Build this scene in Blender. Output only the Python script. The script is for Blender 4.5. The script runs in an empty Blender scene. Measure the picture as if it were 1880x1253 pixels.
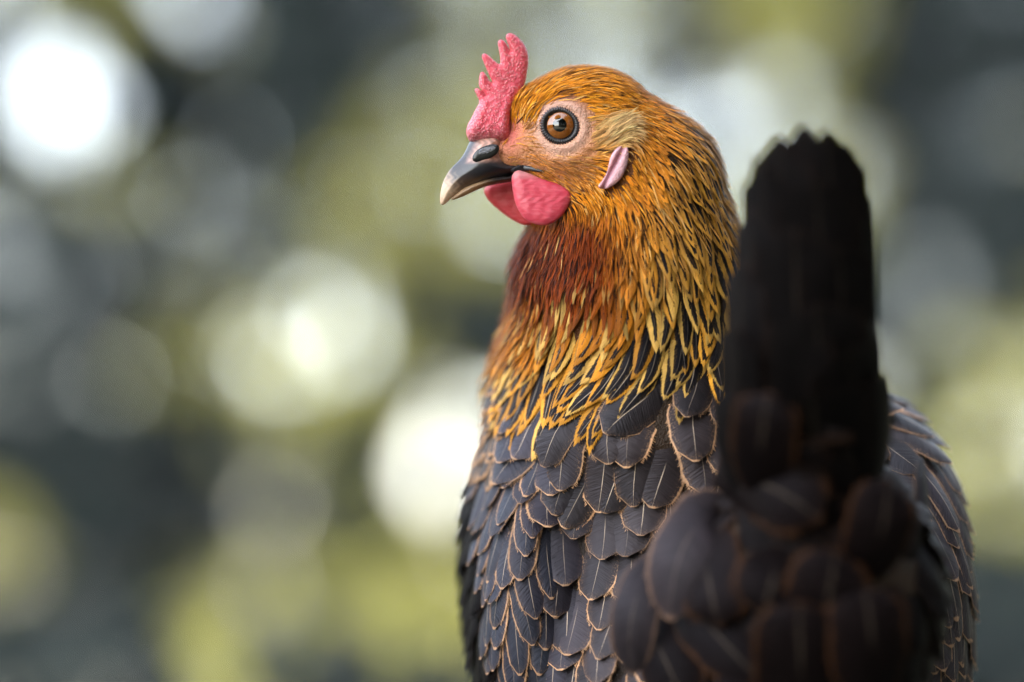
import bpy, math, random
import numpy as np
from mathutils import Matrix, Vector

rng = np.random.default_rng(7)
random.seed(7)
sc = bpy.context.scene
col = sc.collection

# ------------------------------------------------------------------ camera
FOC, SENS, S = 85.0, 36.0, 0.888           # 85 mm portrait lens, focus 0.888 m
K = 0.001 * SENS / FOC * S * 1000 / 1880.0  # metres per photo pixel at the focal plane
PITCH = math.radians(6.0)
AXIS_H = 0.262                              # height of the view axis where it meets the hen
cam_loc = Vector((0, 0, AXIS_H - S * math.sin(PITCH)))
cd = bpy.data.cameras.new('camera')
cam = bpy.data.objects.new('camera', cd); col.objects.link(cam)
cd.lens = FOC; cd.sensor_width = SENS; cd.clip_start = 0.02; cd.clip_end = 2000
cd.dof.use_dof = True; cd.dof.focus_distance = S + 0.005; cd.dof.aperture_fstop = 1.75
cam.location = cam_loc
cam.rotation_euler = (math.pi / 2 + PITCH, 0, 0)
sc.camera = cam

# ------------------------------------------------------------------ sky, sun, exposure
SUN_EL, SUN_AZ = math.radians(48), math.radians(-145)   # azimuth from +Y towards +X
w = bpy.data.worlds.new('World'); sc.world = w; w.use_nodes = True
nt = w.node_tree
bg = nt.nodes['Background']
sky = nt.nodes.new('ShaderNodeTexSky'); sky.sky_type = 'NISHITA'
sky.sun_disc = False; sky.sun_elevation = SUN_EL; sky.sun_rotation = SUN_AZ
sky.dust_density = 1.0; sky.air_density = 1.35; sky.ozone_density = 0.4
hs = nt.nodes.new('ShaderNodeHueSaturation'); hs.inputs['Saturation'].default_value = 0.45   # thin white haze over the whole sky
nt.links.new(sky.outputs[0], hs.inputs['Color']); nt.links.new(hs.outputs[0], bg.inputs[0]); bg.inputs[1].default_value = 0.13
sl = bpy.data.lights.new('sun', 'SUN'); so = bpy.data.objects.new('sun', sl); col.objects.link(so)
sl.energy = 5.0; sl.angle = math.radians(0.6); sl.color = (1.0, 0.93, 0.82)
sd = Vector((math.sin(SUN_AZ) * math.cos(SUN_EL), math.cos(SUN_AZ) * math.cos(SUN_EL), math.sin(SUN_EL)))
so.rotation_euler = (-sd).to_track_quat('-Z', 'Y').to_euler()
sc.view_settings.view_transform = 'Standard'; sc.view_settings.look = 'None'
sc.view_settings.exposure = 3.0; sc.view_settings.gamma = 1.0
sc.view_settings.use_curve_mapping = False
sc.cycles.use_denoising = True
sc.cycles.max_bounces = 6; sc.cycles.diffuse_bounces = 3; sc.cycles.transparent_max_bounces = 8
sc.cycles.sample_clamp_indirect = 6

# ------------------------------------------------------------------ coordinate helpers
# camera-aligned frame: x right, y away from the camera (0 = focal plane), z up, metres
CP, SP = math.cos(PITCH), math.sin(PITCH)
def P(px, py, d=0.0):
    d = d * 0.001; s = (S + d) / S
    return np.array(((px - 940) * K * s, d, (626.5 - py) * K * s))
def to_px(p):
    s = S / (S + p[..., 1])
    return p[..., 0] * s / K + 940, 626.5 - p[..., 2] * s / K, p[..., 1] * 1000
def world(p):
    p = np.asarray(p, float); y = p[..., 1] + S
    return np.stack((p[..., 0], y * CP - p[..., 2] * SP, cam_loc.z + y * SP + p[..., 2] * CP), -1)
def ray(px, py):
    v = world(P(px, py, 0)) - np.array(cam_loc); return v / np.linalg.norm(v)

# ------------------------------------------------------------------ object helpers
def tag(o, label=None, cat=None, group=None, kind=None):
    for k_, v_ in (('label', label), ('category', cat), ('group', group), ('kind', kind)):
        if v_: o[k_] = v_
    return o
def empty(name, loc):
    o = bpy.data.objects.new(name, None); col.objects.link(o); o.location = loc; o.empty_display_size = .05
    return o
OFF = {}
def mesh_obj(name, verts, faces, mat, parent=None, attrs=None, smooth=True, origin=None):
    """verts in world metres; origin (world) becomes the object's own origin"""
    verts = np.asarray(verts, float)
    o0 = np.asarray(origin if origin is not None else verts.mean(0))
    me = bpy.data.meshes.new(name)
    me.from_pydata((verts - o0).tolist(), [], [list(map(int, f)) for f in faces] if not isinstance(faces, list) else faces)
    if smooth: me.polygons.foreach_set('use_smooth', [True] * len(me.polygons))
    for an, (ty, arr) in (attrs or {}).items():
        a = me.attributes.new(an, ty, 'POINT')
        arr = np.asarray(arr, np.float32)
        if ty == 'FLOAT_COLOR':
            if arr.shape[1] == 3: arr = np.concatenate((arr, np.ones((len(arr), 1), np.float32)), 1)
            a.data.foreach_set('color', arr.ravel())
        else: a.data.foreach_set('vector', arr.ravel())
    me.materials.append(mat); me.update()
    o = bpy.data.objects.new(name, me); col.objects.link(o)
    off = OFF.get(parent.name, np.zeros(3)) if parent else np.zeros(3)
    o.location = o0 - off
    if parent: o.parent = parent
    OFF[o.name] = o0
    return o

# ------------------------------------------------------------------ node helper
class NT:
    def __init__(s, name):
        s.m = bpy.data.materials.new(name); s.m.use_nodes = True
        s.t = s.m.node_tree; s.b = s.t.nodes['Principled BSDF']
    def _set(s, i, v):
        if isinstance(v, bpy.types.NodeSocket): s.t.links.new(v, i)
        else: i.default_value = v
    def math(s, op, a, b=0.0, c=None, clamp=False):
        n = s.t.nodes.new('ShaderNodeMath'); n.operation = op; n.use_clamp = clamp
        s._set(n.inputs[0], a); s._set(n.inputs[1], b)
        if c is not None: s._set(n.inputs[2], c)
        return n.outputs[0]
    def attr(s, name, out='Vector'):
        n = s.t.nodes.new('ShaderNodeAttribute'); n.attribute_name = name; return n.outputs[out]
    def sep(s, v):
        n = s.t.nodes.new('ShaderNodeSeparateXYZ'); s._set(n.inputs[0], v); return n.outputs
    def comb(s, x, y, z):
        n = s.t.nodes.new('ShaderNodeCombineXYZ')
        for i, v in enumerate((x, y, z)): s._set(n.inputs[i], v)
        return n.outputs[0]
    def noise(s, vec, scale, detail=2, rough=.5, out=0):
        n = s.t.nodes.new('ShaderNodeTexNoise'); n.inputs['Scale'].default_value = scale
        n.inputs['Detail'].default_value = detail; n.inputs['Roughness'].default_value = rough
        if vec is not None: s._set(n.inputs['Vector'], vec)
        return n.outputs[out]
    def voro(s, vec, scale):
        n = s.t.nodes.new('ShaderNodeTexVoronoi'); n.inputs['Scale'].default_value = scale
        if vec is not None: s._set(n.inputs['Vector'], vec)
        return n.outputs['Distance']
    def mix(s, f, a, b, mode='MIX'):
        n = s.t.nodes.new('ShaderNodeMix'); n.data_type = 'RGBA'; n.blend_type = mode
        s._set(n.inputs[0], f)
        for i, v in ((6, a), (7, b)):
            if isinstance(v, tuple) and len(v) == 3: v = (*v, 1)
            s._set(n.inputs[i], v)
        return n.outputs[2]
    def smooth(s, x, lo, hi, a=0.0, b=1.0):
        n = s.t.nodes.new('ShaderNodeMapRange'); n.interpolation_type = 'SMOOTHSTEP'
        s._set(n.inputs[0], x); s._set(n.inputs[1], lo); s._set(n.inputs[2], hi)
        n.inputs[3].default_value = a; n.inputs[4].default_value = b
        return n.outputs[0]
    def bump(s, h, strength, dist):
        n = s.t.nodes.new('ShaderNodeBump'); n.inputs['Strength'].default_value = strength
        n.inputs['Distance'].default_value = dist; s._set(n.inputs['Height'], h)
        s.t.links.new(n.outputs[0], s.b.inputs['Normal'])
    def out(s, **kw):
        for k_, v in kw.items():
            i = s.b.inputs[k_.replace('_', ' ')]
            if isinstance(v, tuple) and len(v) == 3 and i.type == 'RGBA': v = (*v, 1)
            s._set(i, v)
        return s.m
    def obj(s):
        return s.t.nodes.new('ShaderNodeTexCoord').outputs['Object']

# ------------------------------------------------------------------ materials
def m_feather():
    n = NT('feather')
    u, v, r = n.sep(n.attr('fuv')); lace = n.attr('lace', 'Color'); core = n.attr('core', 'Color')
    cw, ra, lw = n.sep(n.attr('fpar'))
    fq = n.math('MINIMUM', n.math('MULTIPLY', lw, 11.), 44.)
    au = n.math('ABSOLUTE', u)
    barb = n.math('SUBTRACT', n.math('MULTIPLY', v, fq), n.math('MULTIPLY', au, n.math('MULTIPLY', fq, .13)))
    st = n.noise(n.comb(barb, n.math('MULTIPLY', u, .9), n.math('MULTIPLY', r, 57.)), 1.0, 2, .6)
    st2 = n.noise(n.comb(n.math('MULTIPLY', v, 2.2), n.math('MULTIPLY', u, 1.7), n.math('MULTIPLY', r, 91.)), 1.0, 2, .5)
    tipq = n.math('SUBTRACT', 1., n.math('MULTIPLY', n.math('SUBTRACT', 1., v), n.math('MINIMUM', lw, 4.)))
    q = n.math('SMOOTH_MAX', au, tipq, .12)
    amp = n.math('MULTIPLY', n.math('SUBTRACT', 1.02, cw), .75)
    q = n.math('ADD', q, n.math('ADD', n.math('MULTIPLY', n.math('SUBTRACT', st, .5), amp), n.math('MULTIPLY', n.math('SUBTRACT', st2, .5), amp)))
    lacef = n.smooth(n.math('SUBTRACT', q, cw), -.03, .03)
    pep = n.noise(n.comb(n.math('MULTIPLY', barb, 1.0), n.math('MULTIPLY', u, 9.), n.math('MULTIPLY', r, 33.)), 1.6, 2, .7)
    pep = n.math('MULTIPLY', n.smooth(pep, .5, .72), n.smooth(n.math('SUBTRACT', q, cw), -.38, 0., 0., .5))
    c = n.mix(n.math('MAXIMUM', lacef, pep), core, lace)
    val = n.math('ADD', .10, n.math('ADD', n.math('MULTIPLY', st, .95), n.math('MULTIPLY', st2, .85)))
    val = n.math('MULTIPLY', val, n.math('ADD', .8, n.math('MULTIPLY', r, .4)))
    c = n.mix(1.0, c, n.comb(val, val, val), 'MULTIPLY')
    rw = n.math('DIVIDE', .10, n.math('MAXIMUM', n.math('SUBTRACT', 9.5, lw), 2.))
    rm = n.smooth(au, n.math('MULTIPLY', rw, n.math('SUBTRACT', 1.25, v)), n.math('MULTIPLY', rw, n.math('SUBTRACT', 2.1, n.math('MULTIPLY', v, 1.3))), 1., 0.)
    rm = n.math('MULTIPLY', n.math('MULTIPLY', rm, ra), n.smooth(v, .35, .6))
    c = n.mix(rm, c, (.72, .55, .40))
    n.bump(n.math('ADD', st, n.math('MULTIPLY', rm, .8)), .5, .0008)
    return n.out(Base_Color=c, Roughness=.5, Specular_IOR_Level=n.attr('core', 'Alpha'), Specular_Tint=(.88, .88, 1.0), Sheen_Weight=0.)
M_FEATHER = m_feather()
def m_skin():
    n = NT('hen_skin'); o = n.obj(); c = n.attr('tint', 'Color')
    a = n.noise(o, 900, 3, .6); b = n.voro(o, 1400)
    v = n.math('ADD', .72, n.math('MULTIPLY', a, .56))
    c = n.mix(1., c, n.comb(v, v, v), 'MULTIPLY')
    n.bump(n.math('ADD', a, b), .55, .0007)
    return n.out(Base_Color=c, Roughness=.55, Specular_IOR_Level=.25, Subsurface_Weight=.12, Subsurface_Radius=(.002, .0008, .0005), Subsurface_Scale=1.0)
M_SKIN = m_skin()
def m_comb():
    n = NT('comb_flesh'); o = n.obj(); c = n.attr('tint', 'Color')
    b = n.voro(o, 1050); b2 = n.voro(o, 2300); f = n.noise(o, 260, 3, .6)
    dots = n.smooth(b, .18, .62, 1., 0.)
    c = n.mix(n.math('MULTIPLY', dots, .55), c, (.90, .36, .38))  # pale dots put highlights into the flesh colour
    c = n.mix(n.math('MULTIPLY', n.smooth(f, .5, .75), .5), c, (.55, .035, .06))
    n.bump(n.math('ADD', dots, n.math('ADD', n.math('MULTIPLY', b2, -.4), n.math('MULTIPLY', f, 1.2))), .8, .0003)
    return n.out(Base_Color=c, Roughness=.42, Specular_IOR_Level=.5, Subsurface_Weight=.2, Subsurface_Radius=(.003, .0008, .0006), Subsurface_Scale=1.0)
M_COMB = m_comb()
def m_wattle():
    n = NT('wattle_flesh'); o = n.obj(); c = n.attr('tint', 'Color')
    x, y, z = n.sep(o)
    wv = n.noise(n.comb(n.math('MULTIPLY', x, 160.), y, n.math('MULTIPLY', z, 900.)), 1., 3, .6)
    f = n.noise(o, 200, 2)
    c = n.mix(n.math('MULTIPLY', n.smooth(wv, .42, .72), .3), c, (.86, .26, .30))
    c = n.mix(n.math('MULTIPLY', n.smooth(f, .5, .8), .4), c, (.52, .03, .06))
    n.bump(wv, .45, .0004)
    return n.out(Base_Color=c, Roughness=.42, Subsurface_Weight=.2, Subsurface_Radius=(.003, .0008, .0006), Subsurface_Scale=1.0)
M_WATTLE = m_wattle()
def m_horn():
    n = NT('beak_horn'); o = n.obj(); c = n.attr('tint', 'Color')
    a = n.noise(o, 420, 4, .65)
    v = n.math('ADD', .55, n.math('MULTIPLY', a, .9)); c = n.mix(1., c, n.comb(v, v, v), 'MULTIPLY')
    n.bump(a, .25, .0006)
    return n.out(Base_Color=c, Roughness=n.math('ADD', .18, n.math('MULTIPLY', a, .3)), Specular_IOR_Level=.6)
M_HORN = m_horn()
def m_eye(name, c1, c2, rough=.04):
    n = NT(name); o = n.obj(); a = n.noise(o, 900, 3, .7)
    return n.out(Base_Color=n.mix(a, c1, c2), Roughness=rough, Coat_Weight=1.0, Coat_Roughness=.02)
M_EYEBALL = m_eye('eye_dark', (.012, .006, .004), (.02, .01, .007))
M_IRIS = m_eye('eye_iris', (.13, .034, .004), (.34, .11, .016))
M_PUPIL = m_eye('eye_pupil', (.001, .001, .001), (.002, .002, .002))
def m_lid():
    n = NT('eyelid_skin'); c = n.attr('tint', 'Color')
    return n.out(Base_Color=c, Roughness=.35)
M_LID = m_lid()
def m_leaf():
    n = NT('leaf'); c = n.attr('tint', 'Color')
    tr = n.t.nodes.new('ShaderNodeBsdfTranslucent'); mx = n.t.nodes.new('ShaderNodeMixShader')
    n.t.links.new(c, tr.inputs[0]); mx.inputs[0].default_value = .4
    n.out(Base_Color=c, Roughness=.6, Specular_IOR_Level=.1)
    n.t.links.new(n.b.outputs[0], mx.inputs[1]); n.t.links.new(tr.outputs[0], mx.inputs[2])
    n.t.links.new(mx.outputs[0], n.t.nodes['Material Output'].inputs[0])
    return n.m
M_LEAF = m_leaf()
def m_simple(name, c1, c2, scale, rough=.8, bump=.4, dist=.01):
    n = NT(name); o = n.obj(); a = n.noise(o, scale, 5, .65)
    n.bump(a, bump, dist)
    return n.out(Base_Color=n.mix(n.smooth(a, .3, .7), c1, c2), Roughness=rough)
M_BARK = m_simple('bark', (.03, .022, .018), (.10, .075, .055), 30)
M_GROUND = m_simple('ground_soil_grass', (.02, .026, .012), (.05, .045, .03), 3.5, .95, .6, .03)
M_LEG = m_simple('leg_scales', (.12, .12, .11), (.25, .24, .2), 500, .5, .5, .001)

# ------------------------------------------------------------------ implicit surfaces
def surface_nets(f, xs, ys, zs):
    nx, ny, nz = f.shape; ins = f < 0
    c8 = [ins[i:nx - 1 + i, j:ny - 1 + j, k:nz - 1 + k] for i in (0, 1) for j in (0, 1) for k in (0, 1)]
    tot = sum(c.astype(np.int8) for c in c8); act = (tot > 0) & (tot < 8)
    I, J, L = np.nonzero(act)
    acc = np.zeros((len(I), 3)); cnt = np.zeros(len(I))
    X = [np.asarray(xs), np.asarray(ys), np.asarray(zs)]
    cs = [(i, j, k) for i in (0, 1) for j in (0, 1) for k in (0, 1)]
    for a in cs:
        for ax in range(3):
            if a[ax]: continue
            b = list(a); b[ax] = 1
            fa = f[I + a[0], J + a[1], L + a[2]]; fb = f[I + b[0], J + b[1], L + b[2]]
            m = (fa < 0) != (fb < 0)
            t = np.where(m, fa / np.where(m, fa - fb, 1), 0)
            pa = np.stack((X[0][I + a[0]], X[1][J + a[1]], X[2][L + a[2]]), -1)
            pb = np.stack((X[0][I + b[0]], X[1][J + b[1]], X[2][L + b[2]]), -1)
            acc += np.where(m[:, None], pa + (pb - pa) * t[:, None], 0); cnt += m
    verts = acc / cnt[:, None]
    idx = -np.ones(act.shape, np.int64); idx[I, J, L] = np.arange(len(I))
    quads = []
    for ax in range(3):
        sl0 = [slice(None)] * 3; sl1 = [slice(None)] * 3
        sl0[ax] = slice(0, -1); sl1[ax] = slice(1, None)
        ch = ins[tuple(sl0)] != ins[tuple(sl1)]
        g = list(np.nonzero(ch)); o1, o2 = [q for q in range(3) if q != ax]
        ok = (g[o1] > 0) & (g[o1] < f.shape[o1] - 1) & (g[o2] > 0) & (g[o2] < f.shape[o2] - 1)
        g = [q[ok] for q in g]
        def at(d1, d2):
            h = [q.copy() for q in g]; h[o1] = h[o1] - d1; h[o2] = h[o2] - d2
            return idx[h[0], h[1], h[2]]
        q = np.stack((at(1, 1), at(0, 1), at(0, 0), at(1, 0)), -1)
        flip = ins[tuple(g)] ^ (ax == 1)
        q[~flip] = q[~flip][:, ::-1]
        quads.append(q)
    return verts, np.concatenate(quads)

PR = []     # hen body primitives
def ell(px, py, d, rx, ry, rd, k=8):
    s = (S + d * .001) / S * K
    PR.append(('e', P(px, py, d), np.array((rx * s, rd * .001, ry * s)), k * .001))
def cone(a, b, k=8):
    sa, sb = (S + a[2] * .001) / S * K, (S + b[2] * .001) / S * K
    PR.append(('c', P(*a[:3]), P(*b[:3]), a[3] * sa, b[3] * sb, k * .001))
ell(1064, 216, 19, 98, 80, 16)
cone((1040, 258, 16, 58), (935, 283, 14, 33), 8)
cone((1040, 200, 18, 60), (984, 207, 16, 47), 8)
ell(1062, 290, 16, 82, 54, 15, 6)
cone((1000, 322, 17, 32), (1075, 385, 24, 75), 8)
cone((1108, 222, 21, 84), (1176, 335, 28, 132), 10)
cone((1176, 335, 28, 132), (1162, 500, 39, 192), 12)
cone((1162, 500, 39, 192), (1180, 700, 56, 282), 15)
ell(1310, 1010, 62, 415, 395, 62, 22)
ell(1335, 1260, 55, 395, 330, 75, 22)
ell(1200, 1010, 112, 290, 360, 60, 20)
ell(1625, 1095, 52, 145, 330, 58, 15)
ell(965, 1090, 62, 100, 330, 55, 15)
ell(908, 1000, 96, 48, 190, 40, 10)
ell(1500, 1090, -32, 215, 250, 50, 18)
cone((1500, 1000, -48, 115), (1490, 800, -78, 60), 15)
EYE = P(1031, 234, 6.6)
def sdf(p):
    res = None
    for q in PR:
        if q[0] == 'e':
            d = p - q[1]; k0 = np.sqrt(((d / q[2]) ** 2).sum(-1)); k1 = np.sqrt(((d / q[2] ** 2) ** 2).sum(-1)) + 1e-9
            v = k0 * (k0 - 1) / k1; k = q[3]
        else:
            ba = q[2] - q[1]; t = np.clip(((p - q[1]) @ ba) / (ba @ ba), 0, 1)
            v = np.linalg.norm(p - q[1] - t[..., None] * ba, axis=-1) - (q[3] + (q[4] - q[3]) * t); k = q[5]
        if res is None: res = v
        else:
            h = np.clip(k - np.abs(res - v), 0, None) / k
            res = np.minimum(res, v) - h * h * k * .25
    # skin folds round the eye, and the socket
    e = np.linalg.norm((p - EYE)[..., [0, 2]], axis=-1); near = p[..., 1] < .016
    res = res - np.where(near, .0012 * np.exp(-((e - .0082) / .0016) ** 2) + .0006 * np.exp(-((e - .0128) / .0012) ** 2), 0)
    return res
def normal(p, e=.0006):
    g = np.stack([sdf(p + d) - sdf(p - d) for d in np.eye(3) * e], -1)
    return g / (np.linalg.norm(g, axis=-1, keepdims=True) + 1e-9)
def project(p, it=2):
    for _ in range(it):
        p = p - normal(p) * sdf(p)[..., None]
    return p
def front_depth(px, py):
    d = -150.
    for _ in range(80):
        s = sdf(P(px, py, d)[None])[0] * 1000
        if s < .05: break
        d += s * .9
    return d

# ------------------------------------------------------------------ hen root, body
HEN_PX = (1330, 1640, 45)
root_w = world(P(*HEN_PX)); root_w[2] = 0.004
hen = empty('hen', root_w); OFF['hen'] = root_w
tag(hen, 'dark laced hen with golden orange neck looking back over its shoulder to the left', 'hen')

lo = P(780, 0, 0); xs = np.arange(-.034, .185, .0016)
ys = np.arange(-.10, .19, .0024)
zs = np.concatenate((np.arange(-.205, .035, .0028), np.arange(.035, .106, .0009)))
G = np.stack(np.meshgrid(xs, ys, zs, indexing='ij'), -1)
F = np.empty(G.shape[:3])
for i in range(G.shape[0]): F[i] = sdf(G[i])
bv, bf = surface_nets(F, xs, ys, zs)
bv = project(bv, 1)
bpx, bpy_, bd = to_px(bv)
def sstep(x, a, b):
    t = np.clip((x - a) / (b - a), 0, 1); return t * t * (3 - 2 * t)
def lerp(a, b, t): return np.asarray(a) * (1 - t) + np.asarray(b) * t
tint = np.zeros((len(bv), 3)) + np.array((.02, .013, .01))
neck = 1 - sstep(bpy_, 560, 700)
tint = lerp(tint, np.array((.17, .055, .012)), neck[:, None])
dk = sstep(bpx, 1130, 1230) * sstep(bpy_, 200, 300)
tint = lerp(tint, np.array((.035, .018, .008)), dk[:, None])
face = (1 - sstep(np.hypot((bpx - 1010) / 120, (bpy_ - 262) / 95), .72, 1.1))
tint = lerp(tint, np.array((.60, .26, .115)), face[:, None])
fore = (1 - sstep(bpy_, 196, 226)) * sstep(bpx, 935, 950) * (1 - sstep(bpx, 1060, 1100))
tint = lerp(tint, np.array((.36, .11, .02)), fore[:, None])
eyr = np.hypot(bpx - 1031, bpy_ - 234)
tint = lerp(tint, np.array((.72, .46, .38)), (np.exp(-((eyr - 42) / 13) ** 2) * .65)[:, None])
lore = np.exp(-(((bpx - 935) / 22) ** 2 + ((bpy_ - 240) / 40) ** 2))
tint = lerp(tint, np.array((.62, .16, .13)), np.clip(lore * 1.1, 0, 1)[:, None])
gape = np.exp(-(((bpx - 965) / 40) ** 2 + ((bpy_ - 328) / 16) ** 2))
tint = lerp(tint, np.array((.55, .17, .17)), np.clip(gape * 1.2, 0, 1)[:, None])
body = mesh_obj('body', world(bv), bf.tolist(), M_SKIN, hen, {'tint': ('FLOAT_COLOR', tint)}, origin=world(P(1300, 1050, 60)))

# ------------------------------------------------------------------ flat fleshy parts from outlines
def poly_d(px, py, poly):
    """signed distance in px, positive inside"""
    poly = np.asarray(poly, float); n = len(poly); best = np.full(px.shape, 1e9); ins = np.zeros(px.shape, bool)
    for i in range(n):
        a, b = poly[i], poly[(i + 1) % n]; ab = b - a
        t = np.clip(((px - a[0]) * ab[0] + (py - a[1]) * ab[1]) / (ab @ ab + 1e-9), 0, 1)
        best = np.minimum(best, np.hypot(px - a[0] - t * ab[0], py - a[1] - t * ab[1]))
        cr = (a[1] > py) != (b[1] > py)
        with np.errstate(divide='ignore', invalid='ignore'):
            xi = a[0] + (py - a[1]) / (b[1] - a[1]) * (b[0] - a[0])
        ins ^= cr & (px < xi)
    return np.where(ins, best, -best)
def smooth_poly(poly, it=2):
    p = np.asarray(poly, float)
    for _ in range(it):
        q = np.roll(p, -1, 0); p = np.stack((.75 * p + .25 * q, .25 * p + .75 * q), 1).reshape(-1, 2)
    return p
def blade(name, poly, depth, half, rad, mat, colour, parent, step=2.2, it=2, wob=0., pw=2.0):
    """a rounded slab inside an outline; depth(px,py) mm of its mid plane, half(px,py) mm half thickness"""
    poly = smooth_poly(poly, it); x0, y0 = poly.min(0) - 6; x1, y1 = poly.max(0) + 6
    gx = np.arange(x0, x1, step); gy = np.arange(y0, y1, step)
    PX, PY = np.meshgrid(gx, gy, indexing='ij'); D = poly_d(PX, PY, poly)
    hm = half(PX, PY); h = hm * (np.clip(1 - (1 - np.clip(D / rad, 0, 1)) ** pw, 0, 1)) ** (1 / pw)
    if wob: h = h * (1 + wob * np.sin(PX * .31 + 2 * np.sin(PY * .17)) * np.sin(PY * .27))
    mx = hm.max() + .8; gd = np.linspace(-mx, mx, int(2 * mx / .42) + 3)
    f = np.where(D[..., None] > 0, np.abs(gd)[None, None] - h[..., None], np.hypot(np.clip(-D[..., None] * .2, 0, None), gd[None, None] * .6) + .01)
    f = np.where(D[..., None] > 0, np.maximum(f, -D[..., None] * .2 - .001), f)
    v, q = surface_nets(f, gx, gy, gd)
    dm = depth(v[:, 0], v[:, 1]); d = (dm + v[:, 2]) * .001; s = (S + d) / S
    pts = np.stack(((v[:, 0] - 940) * K * s, d, (626.5 - v[:, 1]) * K * s), -1)
    c = colour(v[:, 0], v[:, 1], v[:, 2])
    return mesh_obj(name, world(pts), q.tolist(), mat, parent, {'tint': ('FLOAT_COLOR', c)})
def z1(pts): return [(790 + x * .3192, 40 + y * .3192) for x, y in pts]
def z5(pts): return [(800 + x * .1357, 220 + y * .1357) for x, y in pts]
def z4(pts): return [(1000 + x * .1356, 190 + y * .1356) for x, y in pts]
midd = lambda px, py: 17.5 + (px - 1031) * .036
def const(c): return lambda px, py, d: np.tile(np.array(c), (len(px), 1))

comb_poly = z1([(205, 655), (210, 600), (238, 552), (262, 500), (286, 462), (264, 420), (252, 388), (272, 380), (300, 404), (326, 432),
    (300, 402), (279, 372), (281, 318), (290, 286), (314, 292), (336, 334), (362, 360), (340, 312), (311, 245), (293, 200), (306, 180),
    (332, 190), (368, 226), (404, 252), (402, 200), (392, 150), (387, 116), (405, 100), (430, 114), (450, 152), (466, 176), (446, 128), (431, 84), (446, 66), (477, 68),
    (512, 96), (542, 132), (560, 172), (565, 232), (557, 292), (548, 345), (530, 392), (500, 432), (474, 478), (462, 540), (460, 600), (462, 655), (440, 700), (380, 705), (300, 712), (232, 700)])
def comb_col(px, py, d):
    t = sstep(py, 225, 262)[:, None]; n = (np.sin(px * .23) * np.sin(py * .19) * .5 + .5)[:, None]
    c = lerp(np.array((.74, .10, .14)), np.array((.66, .07, .10)), n)
    return lerp(c, np.array((.42, .13, .15)), t * .8)
blade('comb', comb_poly, midd, lambda px, py: 2.6 + 4.2 * sstep(py, 150, 240) - 2.2 * sstep(py, 240, 265), 15, M_COMB, comb_col, hen, step=1.7, it=1, wob=.03)

near_w = z1([(466, 925), (478, 1000), (494, 1062), (520, 1112), (560, 1150), (620, 1174), (682, 1171), (733, 1142), (772, 1102), (802, 1050),
    (814, 1000), (790, 962), (730, 930), (640, 905), (560, 868), (500, 850), (468, 880)])
far_w = z1([(302, 955), (318, 1012), (368, 1062), (430, 1114), (490, 1152), (540, 1174), (600, 1165), (640, 1080), (600, 960), (480, 900), (380, 910)])
def wat_col(px, py, d):
    t = sstep(py, 372, 330)[:, None] * 0; g = sstep(py, 335, 318)[:, None]
    return lerp(np.tile(np.array((.62, .06, .095)), (len(px), 1)), np.array((.55, .2, .2)), g)
blade('wattle', near_w, lambda px, py: 7.5 - (py - 330) * .02 + (px - 1000) * .01, lambda px, py: 2.6 + 0 * px, 24, M_WATTLE, wat_col, hen, wob=.05)
blade('wattle', far_w, lambda px, py: 24 + 0 * px, lambda px, py: 2.4 + 0 * px, 22, M_WATTLE, const((.60, .05, .06)), hen, wob=.05)

upper = z5([(400, 430), (330, 540), (205, 655), (130, 770), (82, 890), (56, 1020), (54, 1130), (88, 1168), (150, 1128), (215, 1050), (400, 925), (700, 838),
    (1000, 772), (1180, 706), (1330, 684), (1430, 712), (1480, 704), (1420, 660), (1300, 600), (1150, 565), (1000, 560), (900, 480), (920, 200), (700, 160), (520, 210), (440, 330)])
lower = z5([(190, 1072), (215, 1092), (300, 1074), (450, 1006), (600, 936), (750, 886), (1000, 846), (1080, 820), (1060, 740), (900, 740), (650, 790), (400, 880)])
def beak_col(px, py, d):
    ax = ((px - 808) * .72 + (378 - py) * .69); n = .5 + .5 * np.sin(px * .5 + 1.7 * np.sin(py * .4))
    t = sstep(ax + 8 * n + np.abs(d) * 1.2, 30, 72)[:, None]
    c = lerp(np.array((.62, .42, .28)), np.array((.018, .017, .022)), t)
    warm = (np.exp(-(((px - 862) / 26) ** 2 + ((py - 338) / 12) ** 2)) * .5)[:, None]
    c = lerp(c, np.array((.20, .11, .06)), warm)
    cere = (1 - sstep(py + (px - 880) * .06, 292, 303))[:, None] * sstep(px + (py - 280) * .5, 858, 876)[:, None]
    return lerp(c, np.array((.55, .30, .23)) * (.7 + .5 * n[:, None]), cere * .92)
bk = lambda px, py: 2.6 + 5.2 * sstep(px, 806, 900)
blade('upper_beak', upper, midd, bk, 34, M_HORN, beak_col, hen, step=1.5, it=2, pw=1.8)
def low_col(px, py, d):
    t = sstep(px, 868, 915)[:, None]; return lerp(np.array((.36, .22, .12)), np.array((.03, .024, .024)), t)
blade('lower_beak', lower, midd, lambda px, py: 2.0 + 3.8 * sstep(px, 820, 910), 20, M_HORN, low_col, hen, step=1.5, it=2)
gpx = np.array((880, 905, 930, 955, 980, 1005)); gdp = np.array([front_depth(x, y) for x, y in zip(gpx, (318, 314, 310, 308, 308, 314))])
gape_poly = z5([(1000, 690), (1050, 640), (1150, 600), (1300, 632), (1420, 676), (1500, 706), (1400, 716), (1250, 690), (1130, 704), (1060, 730)])
blade('beak_edge', gape_poly, lambda px, py: np.where(px < 940, lerp(midd(px, py) - 4.6, midd(px, py) - 6.0, sstep(px, 918, 940)), np.minimum(np.interp(px, gpx, gdp), midd(px, py) - 5.6) - .15), lambda px, py: .55 + 0 * px, 7, M_HORN, const((.012, .011, .014)), hen, step=1.4)
nd = float(midd(893, 280)) - 8.1
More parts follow.
